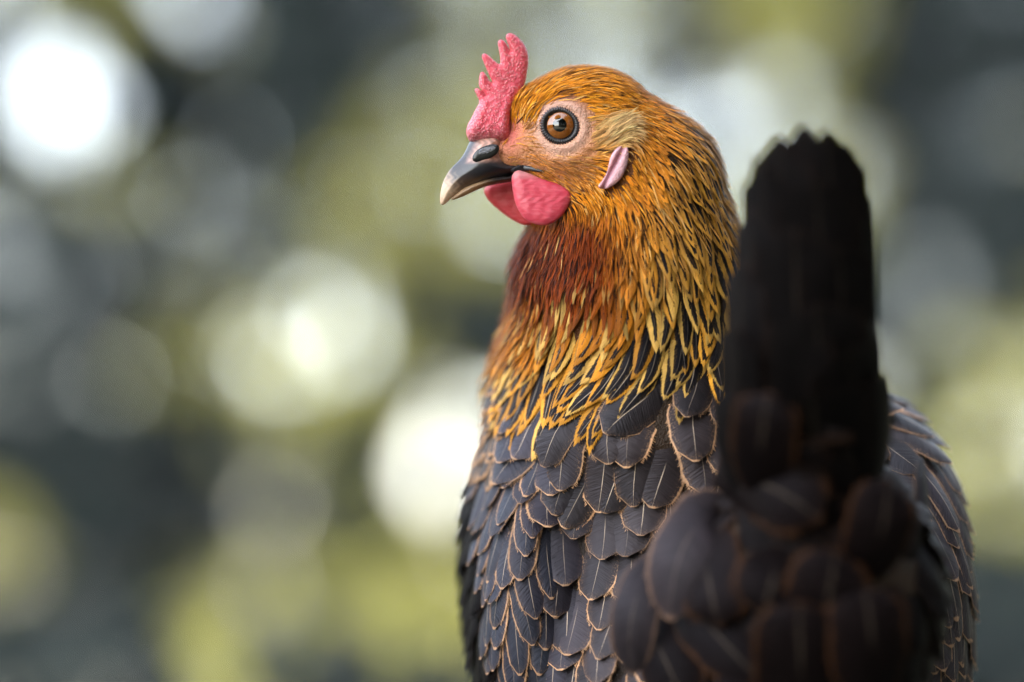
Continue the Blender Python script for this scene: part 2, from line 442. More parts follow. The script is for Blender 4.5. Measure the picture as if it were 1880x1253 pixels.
nos = [(866, 294), (868, 284), (878, 273), (895, 266), (911, 264), (918, 270), (915, 281), (904, 290), (886, 296), (873, 299)]
blade('nostril', nos, lambda px, py: nd + .7 + 0 * px, lambda px, py: .8 + 0 * px, 9, M_HORN, const((.004, .004, .004)), hen, step=1.5)
nos2 = [(869, 289), (873, 281), (882, 273), (896, 269), (909, 268), (913, 273), (906, 281), (893, 288), (879, 291)]
blade('nostril_flap', nos2, lambda px, py: nd + .45 + (py - 280) * .02, lambda px, py: .8 + 0 * px, 16, M_SKIN, const((.17, .17, .185)), hen, step=1.3)

lobe = z4([(1075, 565), (1130, 596), (1140, 720), (1116, 850), (1064, 980), (984, 1080), (884, 1144), (790, 1166), (706, 1136), (780, 1045), (840, 950), (862, 850), (884, 730), (946, 630), (1026, 572)])
ld = front_depth(1128, 308)
def lobe_col(px, py, d):
    e = np.exp(-(((px - 1135) + (py - 290) * .5) / 5) ** 2)[:, None]
    return lerp(np.tile(np.array((.74, .42, .45)), (len(px), 1)), np.array((.45, .20, .25)), e * .8)
blade('ear_lobe', lobe, lambda px, py: ld - 2.2 + 2.2 * np.exp(-(((px - 1135) + (py - 290) * .5) / 5) ** 2) - (px - 1128) * .01, lambda px, py: 1.7 + 0 * px, 11, M_SKIN, lobe_col, hen, step=1.3)

# ------------------------------------------------------------------ eye
EA = np.array((-.13, -1., .05)); EA /= np.linalg.norm(EA)
ex = np.cross(EA, (0, 0, 1.)); ex /= np.linalg.norm(ex); ez = np.cross(ex, EA)
def cap(name, r, a0, a1, mat, parent, n=14, m=48):
    v = []; f = []
    for i in range(n + 1):
        a = a0 + (a1 - a0) * i / n
        for j in range(m):
            t = 2 * math.pi * j / m
            v.append(EYE + r * (EA * math.cos(a) + (ex * math.cos(t) + ez * math.sin(t)) * math.sin(a)))
    for i in range(n):
        for j in range(m):
            k = (j + 1) % m; f.append((i * m + j, (i + 1) * m + j, (i + 1) * m + k, i * m + k))
    return mesh_obj(name, world(np.array(v)), f, mat, parent, origin=world(EYE))
eye = cap('eye', .0070, 1e-3, math.pi - 1e-3, M_EYEBALL, hen, 24)
cap('iris', .00706, .30, .77, M_IRIS, eye)
cap('pupil', .00707, 1e-3, .372, M_PUPIL, eye)
lv, lf, lc = [], [], []
m, n = 144, 10
EC = EYE + EA * .0044
for j in range(m):
    t = 2 * math.pi * j / m; cd_ = ex * math.cos(t) + ez * math.sin(t)
    R0 = .0061 * (1 + .05 * math.cos(2 * (t - .5)))
    for i in range(n):
        a = 2 * math.pi * i / n
        rr = .00112 * (1 + .30 * math.cos(t * 44) * (math.cos(a) > -.2))
        lv.append(EC + cd_ * (R0 + rr * math.cos(a) * 1.1) + EA * (rr * math.sin(a)) * .9)
        g = .5 + .5 * math.cos(t * 44)
        outer = max(0., math.cos(a))
        lc.append(tuple(lerp((.006, .004, .005), (.26, .17, .18), outer ** 1.5 * (.15 + .85 * g) * (.6 + .4 * math.sin(t))).clip(.004, 1)))  # lavender ridges, paler towards the top: a highlight put into the tint
        lf.append((j * n + i, ((j + 1) % m) * n + i, ((j + 1) % m) * n + (i + 1) % n, j * n + (i + 1) % n))
mesh_obj('eyelid', world(np.array(lv)), lf, M_LID, eye, {'tint': ('FLOAT_COLOR', np.array(lc))}, origin=world(EC))

# ------------------------------------------------------------------ plumage
GD = np.array([  # px, py, depth(<0 only for the cushion), dx, dy : lie of the feathers in the photograph
    (925, 240, 0, .4, -.9), (960, 270, 0, .9, .1), (965, 215, 0, .5, -.75), (985, 175, 0, .6, -.6), (1000, 150, 0, .8, -.5), (1060, 135, 0, 1, -.05), (1140, 140, 0, 1, .3),
    (1050, 175, 0, 1, -.1), (1120, 190, 0, 1, .25), (1220, 195, 0, .8, .6), (1290, 270, 0, .6, .85), (1345, 400, 0, .25, 1), (1200, 250, 0, .72, .65), (1180, 300, 0, .45, .85),
    (1200, 350, 0, .45, .85), (1260, 360, 0, .5, .8), (1270, 450, 0, .35, .9), (1180, 430, 0, .08, 1), (1100, 420, 0, -.03, 1), (1010, 430, 0, -.15, 1), (990, 500, 0, -.4, .9),
    (1060, 540, 0, -.25, .95), (1150, 540, 0, -.02, 1), (1250, 540, 0, .2, .97), (1310, 580, 0, .15, 1), (1000, 620, 0, -.4, .9), (930, 580, 0, -.4, .9), (885, 680, 0, -.2, 1),
    (1080, 650, 0, -.4, .9), (1170, 640, 0, -.25, .95), (1250, 640, 0, -.12, 1), (1010, 720, 0, -.5, .85), (1090, 715, 0, -.68, .7), (1170, 710, 0, -.62, .75), (1240, 705, 0, -.5, .82), (1300, 680, 0, -.2, 1),
    (1000, 300, 0, 1, .22), (1080, 300, 0, 1, .1), (1040, 340, 0, .9, .5), (1110, 350, 0, .6, .8), (1120, 245, 0, .75, -.6), (1085, 260, 0, .8, -.45), (1030, 290, 0, 1, .05), (980, 290, 0, 1, .1),
    (1100, 840, 0, -.12, 1), (1260, 800, 0, .02, 1), (1000, 850, 0, -.35, 1), (930, 810, 0, -.28, 1), (900, 950, 0, -.02, 1), (950, 1100, 0, .12, 1), (1050, 1100, 0, .02, 1),
    (1200, 950, 0, 0, 1), (1150, 1200, 0, 0, 1), (1400, 800, 0, .1, 1), (1600, 760, 0, .45, .9), (1680, 850, 0, .38, .92), (1730, 1000, 0, .25, 1), (1760, 1180, 0, .15, 1), (870, 900, 0, -.05, 1), (870, 1100, 0, .12, 1),
    (1500, 950, -80, 0, -1), (1400, 950, -60, -.5, -.6), (1600, 950, -60, .5, -.6), (1330, 1050, -40, -.6, .8), (1660, 1050, -40, .6, .8), (1500, 1150, -82, 0, -1), (1400, 1200, -70, -.3, .9), (1600, 1200, -70, .3, .9)], float)
GD[:, 3:] /= np.linalg.norm(GD[:, 3:], axis=1, keepdims=True)
def flow(p):
    px, py, d = to_px(p); d = np.minimum(d + 15, 0) * 4
    r2 = (px[..., None] - GD[:, 0]) ** 2 + (py[..., None] - GD[:, 1]) ** 2 + (d[..., None] - np.minimum(GD[:, 2] + 15, 0) * 4) ** 2
    wt = 1 / (r2 + 300) ** 1.7; wt /= wt.sum(-1, keepdims=True)
    v = np.stack(((wt * GD[:, 3]).sum(-1), 0 * px, -(wt * GD[:, 4]).sum(-1)), -1)
    return v / (np.linalg.norm(v, axis=-1, keepdims=True) + 1e-9)
def prof(kind, v):
    v = np.clip(v, 0, 1)
    if kind == 'hackle': return np.where(v < .5, (np.maximum(v, 1e-4) / .5) ** .42, np.cos(np.clip((v - .5) / .5, 0, 1) * np.pi / 2) ** .9)
    if kind == 'strip': return (np.maximum(v, 0) / .3).clip(0, 1) ** .5 * (1 - v ** 3 * .97)
    a, b = (.25, .62) if kind == 'broad' else (.2, .88)
    return (np.maximum(v, 1e-4) / a).clip(0, 1) ** .45 * np.sqrt(1 - ((v - b) / (1 - b)).clip(0, 1) ** 2.2 * .985)
US = np.array((-1., -.55, 0., .55, 1.))
def feather_geo(C, N, T, W, kind, rnd, camber=.22, fringe=40, ragged=.045):
    """C,N,T: [F,n+1,3] centre line, normal, tangent ; W [F] half width. -> verts[F,V,3], uvs[F,V,3], faces"""
    Fn, n1, _ = C.shape; n = n1 - 1; v = np.linspace(0, 1, n1)
    Sd = np.cross(T, N); Sd /= np.linalg.norm(Sd, axis=-1, keepdims=True) + 1e-9
    us = US if kind != 'strip' else np.array((-1., 1.))
    w = W[:, None] * prof(kind, v)[None]
    w = np.repeat(w[:, :, None], len(us), 2)
    if kind != 'strip': w[:, :, [0, -1]] *= 1 + rng.uniform(-ragged, ragged, (Fn, n1, 2))
    ucol = us[None, None]
    V = C[:, :, None] + Sd[:, :, None] * (w * ucol)[..., None] - N[:, :, None] * (camber * w * ucol ** 2)[..., None]
    UV = np.stack(np.broadcast_arrays(ucol + 0 * w, v[None, :, None] + 0 * w, rnd[:, None, None] + 0 * w), -1)
    V = V.reshape(Fn, -1, 3); UV = UV.reshape(Fn, -1, 3); m = len(us)
    faces = [(i * m + j, i * m + j + 1, (i + 1) * m + j + 1, (i + 1) * m + j) for i in range(n) for j in range(m - 1)]
    if fringe and kind != 'strip':
        vv = np.linspace(.3, .93, fringe); hv = .22 / fringe
        base = n1 * m; ex_v, ex_u = [], []
        for sgn in (-1, 1):
            for q in vv:
                i = min(int(q * n), n - 1); fr = q * n - i
                for dv, ou, fw in ((-hv, .95, 0), (hv, .95, 0), (hv * 2, 1.03, 1)):
                    fr2 = fr + dv * n; 
                    c = C[:, i] * (1 - fr2) + C[:, i + 1] * fr2; nn = N[:, i]; ss = Sd[:, i]
                    ww = W * prof(kind, np.array(min(q + (0 if fw else dv), 1.)))
                    o = ou + (rng.uniform(-.06, .10, Fn) if fw else 0)
                    if fw: c = c + T[:, i] * (W * rng.uniform(.02, .14, Fn))[:, None]
                    ex_v.append(c + ss * (sgn * o * ww)[:, None] - nn * (camber * ww * o ** 2)[:, None])
                    ex_u.append(np.stack((np.full(Fn, sgn * min(ou, 1.0)), np.full(Fn, q), rnd), -1))
                faces.append((base, base + 1, base + 2)); base += 3
        V = np.concatenate((V, np.stack(ex_v, 1)), 1); UV = np.concatenate((UV, np.stack(ex_u, 1)), 1)
    return V, UV, faces
def trace(p0, L, n, jit=.12, h0=-.0006, h1=.003, hp=1.3, curl=0.):
    """walk feathers over the skin along the lie of the plumage"""
    p = project(p0, 2); ang = rng.normal(0, jit, len(p)); ds = L / n
    C, N, T = [], [], []
    for i in range(n + 1):
        nn = normal(p); f = flow(p); t = f - nn * (f * nn).sum(-1, keepdims=True)
        t /= np.linalg.norm(t, axis=-1, keepdims=True) + 1e-9
        a = (ang * (1 + curl * i / n))[:, None]; t = t * np.cos(a) + np.cross(nn, t) * np.sin(a)
        C.append(p); N.append(nn); T.append(t)
        if i < n:
            p = p + t * ds[:, None]; p = project(p, 1)
    C, N, T = (np.stack(q, 1) for q in (C, N, T))
    v = np.linspace(0, 1, n + 1)
    h = h0 + (np.broadcast_to(h1, len(p0))[:, None] - h0) * v[None] ** hp
    return C + N * h[..., None], N, T
# random points on the skin
tri = np.concatenate((bf[:, :3], bf[:, [0, 2, 3]])); A, B, Cc = bv[tri[:, 0]], bv[tri[:, 1]], bv[tri[:, 2]]
ar = np.linalg.norm(np.cross(B - A, Cc - A), axis=1); ar /= ar.sum()
def sample(n):
    i = rng.choice(len(tri), n, p=ar); r1, r2 = rng.random(n), rng.random(n); s = np.sqrt(r1)
    return A[i] * (1 - s)[:, None] + B[i] * (s * (1 - r2))[:, None] + Cc[i] * (s * r2)[:, None]
def darts(pts, sp, jitter=.0):
    keep = []; K_ = np.zeros((len(pts), 3)); R_ = np.zeros(len(pts)); n = 0
    for i in range(len(pts)):
        if n:
            d2 = ((K_[:n] - pts[i]) ** 2).sum(1)
            if (d2 < (np.minimum(R_[:n], sp[i])) ** 2).any(): continue
        K_[n] = pts[i]; R_[n] = sp[i]; n += 1; keep.append(i)
    return np.array(keep, int)

STUFF = {}
def emit(name, parent, C, N, T, W, kind, lace, core, par, rnd, score, limit=300, gloss=.3, **kw):
    """one object for each of the `limit` feathers that show largest, the rest joined"""
    V, UV, faces = feather_geo(C, N, T, W, kind, rnd, **kw)
    core = np.concatenate((core, np.full((len(core), 1), gloss)), 1)
    V = world(V); nV = V.shape[1]; order = np.argsort(-score)
    solo = set(order[:limit].tolist()) if limit else set()
    for i in sorted(solo):
        one = np.ones((nV, 1))
        mesh_obj(name, V[i], faces, M_FEATHER, parent, {'fuv': ('FLOAT_VECTOR', UV[i]), 'lace': ('FLOAT_COLOR', one * lace[i]),
                 'core': ('FLOAT_COLOR', one * core[i]), 'fpar': ('FLOAT_VECTOR', one * par[i])}, origin=V[i][2])
    rest = [i for i in range(len(V)) if i not in solo]
    if rest:
        fa = np.array([f for f in faces if len(f) == 4]); fb = [f for f in faces if len(f) == 3]
        FF = []
        for k_ in range(len(rest)):
            FF += (fa + k_ * nV).tolist()
            if fb: FF += (np.array(fb) + k_ * nV).tolist()
        R = lambda a: np.repeat(np.asarray(a)[rest], nV, 0)
        o = mesh_obj(name + 's' if not limit else name.replace('feather', 'plumage'), V[rest].reshape(-1, 3), FF, M_FEATHER, parent, {'fuv': ('FLOAT_VECTOR', UV[rest].reshape(-1, 3)),
                 'lace': ('FLOAT_COLOR', R(lace)), 'core': ('FLOAT_COLOR', R(core)), 'fpar': ('FLOAT_VECTOR', R(par))})
        o['kind'] = 'stuff'
        return o
def show_score(p):
    nn = normal(p); vis = -nn[:, 1] + .15
    px, py, d = to_px(p)
    inside = (px > 700) & (px < 1900) & (py < 1290)
    return vis * inside
def arr3(c, n): return np.tile(np.array(c, float), (n, 1))

big = sample(42000); bx, by, bdp = to_px(big)
rh = np.hypot(bx - 1050, by - 235)
yb = np.interp(bx, [860, 905, 930, 960, 1000, 1100, 1200, 1260, 1320, 1400, 1600], [530, 580, 745, 800, 822, 818, 816, 798, 760, 715, 695])
Lh = np.interp(rh, [90, 160, 250, 340, 430, 560], [34, 55, 92, 135, 170, 185])
fl = flow(big)
tipy = by + .9 * Lh * (-fl[:, 2])
is_head = (rh < 112) | ((by < 372) & (bx < 1112))
cush = (bdp < -14) & (by > 620)
is_h = (~is_head) & (tipy < yb) & (~cush)
left = (bx < 955) & (by > 470) & (by < 800) & ~is_h & ~is_head
blk = (bx < 893) & (by > 800) & ~is_h
wr = (bx > 1610) & ~is_h & (by > 650) & ~cush & ~blk
wl = (bx < 1010) & (by >= 760) & ~is_h & ~blk & ~cush & ~left
back = ~(is_h | is_head | left | blk | wr | wl | cush)
hid = back & (bdp > 62)
back &= ~hid

# hackle
i0 = np.nonzero(is_h)[0]
Wh = np.interp(rh, [90, 160, 250, 340, 430, 560], [5.5, 7.5, 10.5, 16, 23, 28])
thr = (1 - sstep(bx, 1110, 1190)) * (1 - sstep(by, 480, 580))
Wh = Wh * (1 - .45 * thr); Lh = Lh * (1 + .15 * thr)
k0 = i0[darts(big[i0], (Wh[i0] * 1.10 + 2.5) * K)]
q = big[k0]; px, py = bx[k0], by[k0]; nH = len(k0); rr = rh[k0]
print('hackle', nH)
C, N, T = trace(q, Lh[k0] * K * rng.uniform(.85, 1.15, nH), 10, .10, h1=np.interp(rr, [100, 300, 500], [.0012, .0034, .0042]) * rng.uniform(.85, 1.2, nH) + .003 * sstep(px, 1010, 940) * rng.random(nH), curl=.6)
t_th = (1 - sstep(px, 1090, 1190)) * sstep(py, 330, 400) * (1 - sstep(py, 500, 600))
t_low = sstep(py, 470, 640)
t_nape = sstep(px, 1120, 1240) * sstep(rr, 120, 230)
lace = lerp(arr3((.62, .19, .010), nH), (.52, .24, .030), t_nape[:, None])
lace = lerp(lace, (.19, .030, .001), t_th[:, None])
lace = lerp(lace, (.60, .265, .022), t_low[:, None] * .85)
lace = lerp(lace, (.36, .20, .09), (sstep(px, 960, 900) * sstep(py, 480, 560))[:, None] * .8)
pale = ((rng.random(nH) < .22 + .35 * sstep(px, 1130, 1260)) * sstep(py, 380, 520))[:, None]
lace = lerp(lace, (.60, .38, .10), pale * .7) * rng.uniform(.62, 1.2, (nH, 1))
core = arr3((.006, .005, .006), nH)
cw = .10 + .34 * t_nape + .5 * t_low - .1 * t_th
cw = cw * rng.uniform(.75, 1.1, nH) - (rng.random(nH) < .25) * .25 * (1 - t_low)
ras = .7 * t_low * rng.random(nH)
par = np.stack((np.clip(cw, -.2, .70), ras, np.clip(Lh[k0] / Wh[k0], 3, 9)), -1)
emit('hackle_feather', hen, C, N, T, Wh[k0] * K * rng.uniform(.85, 1.2, nH), 'hackle', lace, core, par, rng.random(nH), show_score(q) * Lh[k0], ragged=.08, fringe=22, gloss=.14)

# broad laced feathers at the side of the breast
def zone(name, mask, L, W, sp, lace, core, cw, ra, h1, jit=.10, limit=300, kind='broad', fq=30., n=8, cv=.15, camber=.22, gloss=.3):
    i0 = np.nonzero(mask)[0]; k0 = i0[darts(big[i0], np.full(len(i0), sp * K))]; m = len(k0); q = big[k0]
    print(name, m)
    Lm = L * K * rng.uniform(.85, 1.15, m); Wm = W * K * rng.uniform(.88, 1.12, m)
    C, N, T = trace(q - 0, Lm, n, jit, h1=h1 * rng.uniform(.8, 1.2, m))
    px, py = bx[k0], by[k0]
    la = lace(px, py) * rng.uniform(1 - cv, 1 + cv, (m, 1)); co = core(px, py) * rng.uniform(1 - cv, 1 + cv * 1.6, (m, 1))
    par = np.stack((np.minimum(cw * rng.uniform(.96, 1.05, m), .985), ra * rng.uniform(.15, 1.1, m), np.full(m, L / W)), -1)
    emit(name, hen, C, N, T, Wm, kind, la, co, par, rng.random(m), show_score(q), limit, gloss=gloss, camber=camber)
cl = lambda c: (lambda px, py: arr3(c, len(px)))
zone('breast_feather', left, 105, 30, 27, cl((.30, .15, .055)), cl((.045, .03, .022)), .68, .25, .0032)
back_core = lambda px, py: lerp(arr3((.021, .015, .015), len(px)), (.022, .020, .030), sstep(px, 1120, 960)[:, None])
zone('back_feather', back, 155, 42, 45, cl((.48, .265, .135)), back_core, .93, 1., .0050, cv=.4, jit=.15)
zone('wing_covert', wl, 150, 26, 34, cl((.42, .23, .12)), lambda px, py: lerp(arr3((.020, .017, .024), len(px)), (.022, .026, .038), rng.random((len(px), 1))), .91, .6, .0036, jit=.07)
zone('flank_feather', blk, 120, 38, 40, cl((.010, .006, .004)), cl((.003, .002, .002)), .95, .05, .004, gloss=.04)
zone('wing_feather', wr, 230, 30, 36, cl((.46, .27, .16)), cl((.046, .036, .044)), .90, .5, .0036, jit=.05, kind='long', n=12)
zone('saddle_feather', cush, 125, 48, 38, cl((.03, .016, .01)), cl((.008, .006, .006)), .95, .05, .006, jit=.3, gloss=.05)
zone('belly_feather', hid, 170, 60, 62, cl((.05, .03, .02)), cl((.02, .015, .014)), .9, .1, .004, limit=0)

# fine plumage of head, face and throat
hp = sample(420000); hx, hy, hd = to_px(hp); hr = np.hypot(hx - 1050, hy - 235)
sel = ((hr < 330) & (hy < 520) & (hd < 60)) | ((hx < 1000) & (hy > 380) & (hy < 640) & (hd < 70))
hp, hx, hy, hr, hd = hp[sel], hx[sel], hy[sel], hr[sel], hd[sel]
er = np.hypot((hx - 1031), (hy - 236) * 1.02)
den = np.ones(len(hp))
den *= np.where(hd < 22, sstep(er, 42, 72), 1.)
facez = (hx < 1085) & (hy > 240) & (hd < 26)
den *= np.where(facez, .45 + .45 * sstep(hy, 285, 335) + .3 * sstep(er, 62, 90) * (hx > 1060), 1.)
den *= np.where((hx < 955) & (hy > 225), .35, 1.)
den *= np.where(hx < 928, .1, 1.)
den *= np.where((poly_d(hx, hy, lobe) > -3) & (hd < 25), 0, 1.)
den *= np.where((poly_d(hx, hy, near_w) > 4) & (hd < 25), .15, 1.)
neckz = (hr > 150) & ~((hy < 400) & (hx < 1100)); thz = (1 - sstep(hx, 1100, 1200)) * sstep(hy, 330, 380) * (1 - sstep(hy, 440, 520)); den *= np.where(neckz, .10 + .5 * thz, 1.)
tuf = np.exp(-(((hx - 1112) / 30) ** 2 + ((hy - 250) / 30) ** 2)) * (hd < 25); den = np.where(tuf > .35, 1.6, den)
edg = (1 - sstep(hx, 965, 1010)) * (hy > 380); den = np.maximum(den, .5 * edg)
hk = np.nonzero(rng.random(len(hp)) < den * .62)[0]
q = hp[hk]; px, py, rr, er, dd = hx[hk], hy[hk], hr[hk], er[hk], hd[hk]; m = len(hk); print('strips', m)
fz = (px < 1080) & (py > 236) & (py < 345)
Ls = np.where(fz, 24, 40) * (.7 + .6 * rng.random(m)) * np.where(neckz[hk], 1.6, 1.)
Ws = np.where(fz, .9, 1.35) * np.where(neckz[hk], 1.25, 1.) * rng.uniform(.7, 1.3, m)
tuft = tuf[hk]
h1 = np.where(fz, .0006, .0009) + np.where(neckz[hk], .0013, 0) + .0058 * tuft + .0045 * edg[hk] * rng.random(m) + .0008 * rng.random(m)
C, N, T = trace(q, Ls * K * (1 + .35 * tuft), 4, .16, h0=-.0002, h1=h1, hp=1.)
t_th = (1 - sstep(px, 1090, 1190)) * sstep(py, 345, 410) * (1 - .7 * sstep(py, 480, 580))
lace = lerp(arr3((.72, .24, .012), m), (.19, .030, .001), t_th[:, None])
lace = lerp(lace, (.58, .25, .09), (fz * (1 - sstep(er, 60, 110)))[:, None] * .75)
lace = lerp(lace, (.60, .22, .045), (fz * sstep(py, 285, 320))[:, None] * .5)
lace = lerp(lace, (.70, .43, .18), np.clip(tuft * 1.6, 0, 1)[:, None])
lace = lerp(lace, (.48, .24, .055), (sstep(px, 1110, 1250) * sstep(rr, 90, 200))[:, None] * .8)
drk = (rng.random(m) < .10 + .12 * sstep(rr, 90, 200)) & ~fz & (tuft < .3)
lace = np.where(drk[:, None], lace * .1, lace) * rng.uniform(.42, 1.5, (m, 1))
lace = np.where((rng.random(m) < .12 * (1 - .9 * t_th))[:, None] & ~drk[:, None], lerp(lace, (.80, .48, .16), .6), lace).clip(0, .85)
par = np.stack((np.full(m, -1.), np.zeros(m), np.full(m, 3.)), -1)
o = emit('head_feather', hen, C, N, T, Ws * K, 'strip', lace, lace, par, rng.random(m), np.zeros(m), 0, gloss=.12)
o.name = 'head_plumage'

# feathers that stand away from the skin: tail, tail coverts, loose saddle feathers
def free_feather(name, a, b, c, hw, kind='long', roll=0., lace=(.02, .012, .01), core=(.007, .006, .006), cw=.93, ra=.1, n=12, camber=.25, gloss=.04):
    a, b, c = (P(*q) for q in (a, b, c)); t = np.linspace(0, 1, n + 1)[:, None]
    b2 = 2 * b - .5 * (a + c)
    Cn = a * (1 - t) ** 2 + 2 * b2 * t * (1 - t) + c * t ** 2
    Tn = np.gradient(Cn, axis=0); Tn /= np.linalg.norm(Tn, axis=1, keepdims=True)
    vw = np.array((math.sin(roll), -math.cos(roll), 0.)); Nn = vw - Tn * (Tn @ vw)[:, None]; Nn /= np.linalg.norm(Nn, axis=1, keepdims=True)
    V, UV, faces = feather_geo(Cn[None], Nn[None], Tn[None], np.array([hw * K * (S + b[1]) / S]), kind, rng.random(1), camber=camber, fringe=30, ragged=.03)
    V = world(V[0]); one = np.ones((len(V), 1))
    return mesh_obj(name, V, faces, M_FEATHER, hen, {'fuv': ('FLOAT_VECTOR', UV[0]), 'lace': ('FLOAT_COLOR', one * np.array(lace)), 'core': ('FLOAT_COLOR', one * np.array((*core, gloss))),
                    'fpar': ('FLOAT_VECTOR', one * np.array((cw, ra, 5.)))}, origin=V[2])
tails = [(1432, 252, 62, -.5), (1476, 232, 60, -.2), (1520, 240, 58, .1), (1552, 262, 50, .35), (1402, 300, 56, -.7), (1574, 322, 48, .6), (1380, 380, 52, -.9), (1580, 405, 46, .8),
         (1362, 480, 52, -.9), (1580, 500, 52, .7), (1596, 590, 56, .9), (1352, 600, 50, -.8), (1610, 690, 58, .8), (1348, 720, 50, -.7), (1500, 330, 75, 0.), (1460, 420, 80, -.2), (1540, 450, 75, .3), (1500, 560, 95, .1), (1440, 600, 85, -.3), (1560, 640, 80, .4), (1490, 720, 110, 0)]
for k_, (tx, ty, hw, ro) in enumerate(tails):
    dn = -96 + (k_ >= 14) * -4 + rng.uniform(-5, 5) + (abs(ro) * 14)
    bx0 = 1495 + (tx - 1480) * .35
    mx_ = .5 * (bx0 + tx) + (tx - 1480) * .28
    free_feather('tail_feather', (bx0, 1020, -55), (mx_, .5 * (1020 + ty), -80 + abs(ro) * 12), (tx, ty, dn), hw, 'long', ro, lace=(.012, .008, .007), core=(.006, .005, .005), ra=.05)
brown = dict(lace=(.05, .022, .010), core=(.006, .004, .004), kind='broad', cw=.94)
grey = dict(lace=(.11, .065, .045), core=(.022, .017, .019), kind='broad', ra=.08, cw=.91, gloss=.13)
for a, b, c, hw, ro, st in [
    ((1352, 945, -34), (1265, 985, -56), (1228, 1140, -58), 66, -.45, grey), ((1225, 1010, -34), (1165, 1110, -50), (1160, 1240, -46), 46, -.4, grey),
    ((1235, 1090, -44), (1310, 1160, -66), (1395, 1252, -74), 62, -.1, brown), ((1480, 1370, -70), (1470, 1220, -92), (1468, 1105, -96), 84, 0, brown),
    ((1310, 890, -46), (1400, 890, -80), (1505, 955, -90), 74, -.2, brown), ((1590, 1080, -78), (1620, 970, -92), (1632, 880, -88), 66, .2, brown),
    ((1395, 930, -70), (1398, 810, -94), (1412, 722, -98), 62, -.3, brown), ((1610, 1300, -80), (1600, 1170, -94), (1588, 1075, -92), 78, .2, brown),
    ((1500, 1200, -80), (1520, 1100, -95), (1535, 1010, -93), 78, .1, brown), ((1694, 840, -26), (1702, 950, -42), (1700, 1060, -46), 34, .9, grey),
    ((1738, 1080, -14), (1716, 1170, -34), (1676, 1270, -42), 40, .7, grey), ((1290, 960, -40), (1300, 1060, -66), (1320, 1150, -70), 66, -.5, brown),
    ((1430, 1000, -78), (1420, 1060, -92), (1400, 1130, -92), 70, -.1, brown), ((1650, 960, -50), (1670, 1060, -64), (1690, 1170, -60), 60, .6, brown),
    ((1180, 1130, -34), (1215, 1200, -52), (1260, 1300, -58), 60, -.3, brown), ((1330, 1240, -70), (1350, 1300, -78), (1380, 1390, -78), 75, 0, brown)]:
    free_feather('saddle_feather', a, b, c, hw, roll=ro, **st)

# ------------------------------------------------------------------ legs
def tube(pts, rad, m=10):
    pts = np.asarray(pts, float); n = len(pts); v, f = [], []
    for i in range(n):
        t = pts[min(i + 1, n - 1)] - pts[max(i - 1, 0)]; t /= np.linalg.norm(t)
        a = np.cross(t, (.3, .9, .2)); a /= np.linalg.norm(a); b = np.cross(t, a)
        for j in range(m):
            th = 2 * math.pi * j / m; v.append(pts[i] + rad[i] * (a * math.cos(th) + b * math.sin(th)))
    for i in range(n - 1):
        for j in range(m): f.append((i * m + j, i * m + (j + 1) % m, (i + 1) * m + (j + 1) % m, (i + 1) * m + j))
    f += [tuple(range(m))[::-1], tuple(range((n - 1) * m, n * m))]
    return np.array(v), f
for sx in (-1, 1):
    hip = root_w + np.array((sx * .035, .0, .12)); ank = root_w + np.array((sx * .036, -.012, .014)); knee = root_w + np.array((sx * .036, -.018, .085))
    v, f = tube([hip, knee, .5 * (knee + ank), ank], [.013, .0075, .006, .0065]); leg = mesh_obj('leg', v, f, M_LEG, hen, origin=hip)
    for an, ln in ((-.45, .05), (0, .06), (.45, .05), (math.pi, .025)):
        dr = np.array((math.sin(an), math.cos(an), 0)); e = ank + dr * ln; e[2] = .009; md = ank + dr * ln * .5; md[2] = .014
        v, f = tube([ank, md, e, e + dr * .012 - np.array((0, 0, .004))], [.006, .005, .0042, .0008], 8); mesh_obj('toe', v, f, M_LEG, leg, origin=ank)

# ------------------------------------------------------------------ ground
gr = 900.
gx = np.concatenate((-np.geomspace(gr, 3, 18), np.linspace(-2.5, 2.5, 25), np.geomspace(3, gr, 18)))
GX, GY = np.meshgrid(gx, gx + 4, indexing='ij'); n = len(gx)
GZ = .01 * np.sin(GX * 2.1) * np.sin(GY * 1.7) * np.clip((np.hypot(GX, GY - 1) - 1) / 2, 0, 1)
gv = np.stack((GX, GY, GZ), -1).reshape(-1, 3)
gf = [(i * n + j, (i + 1) * n + j, (i + 1) * n + j + 1, i * n + j + 1) for i in range(n - 1) for j in range(n - 1)]
g = mesh_obj('ground', gv, gf, M_GROUND, origin=(0, 0, 0)); tag(g, 'dark earth and short grass under the trees', 'ground', kind='structure')

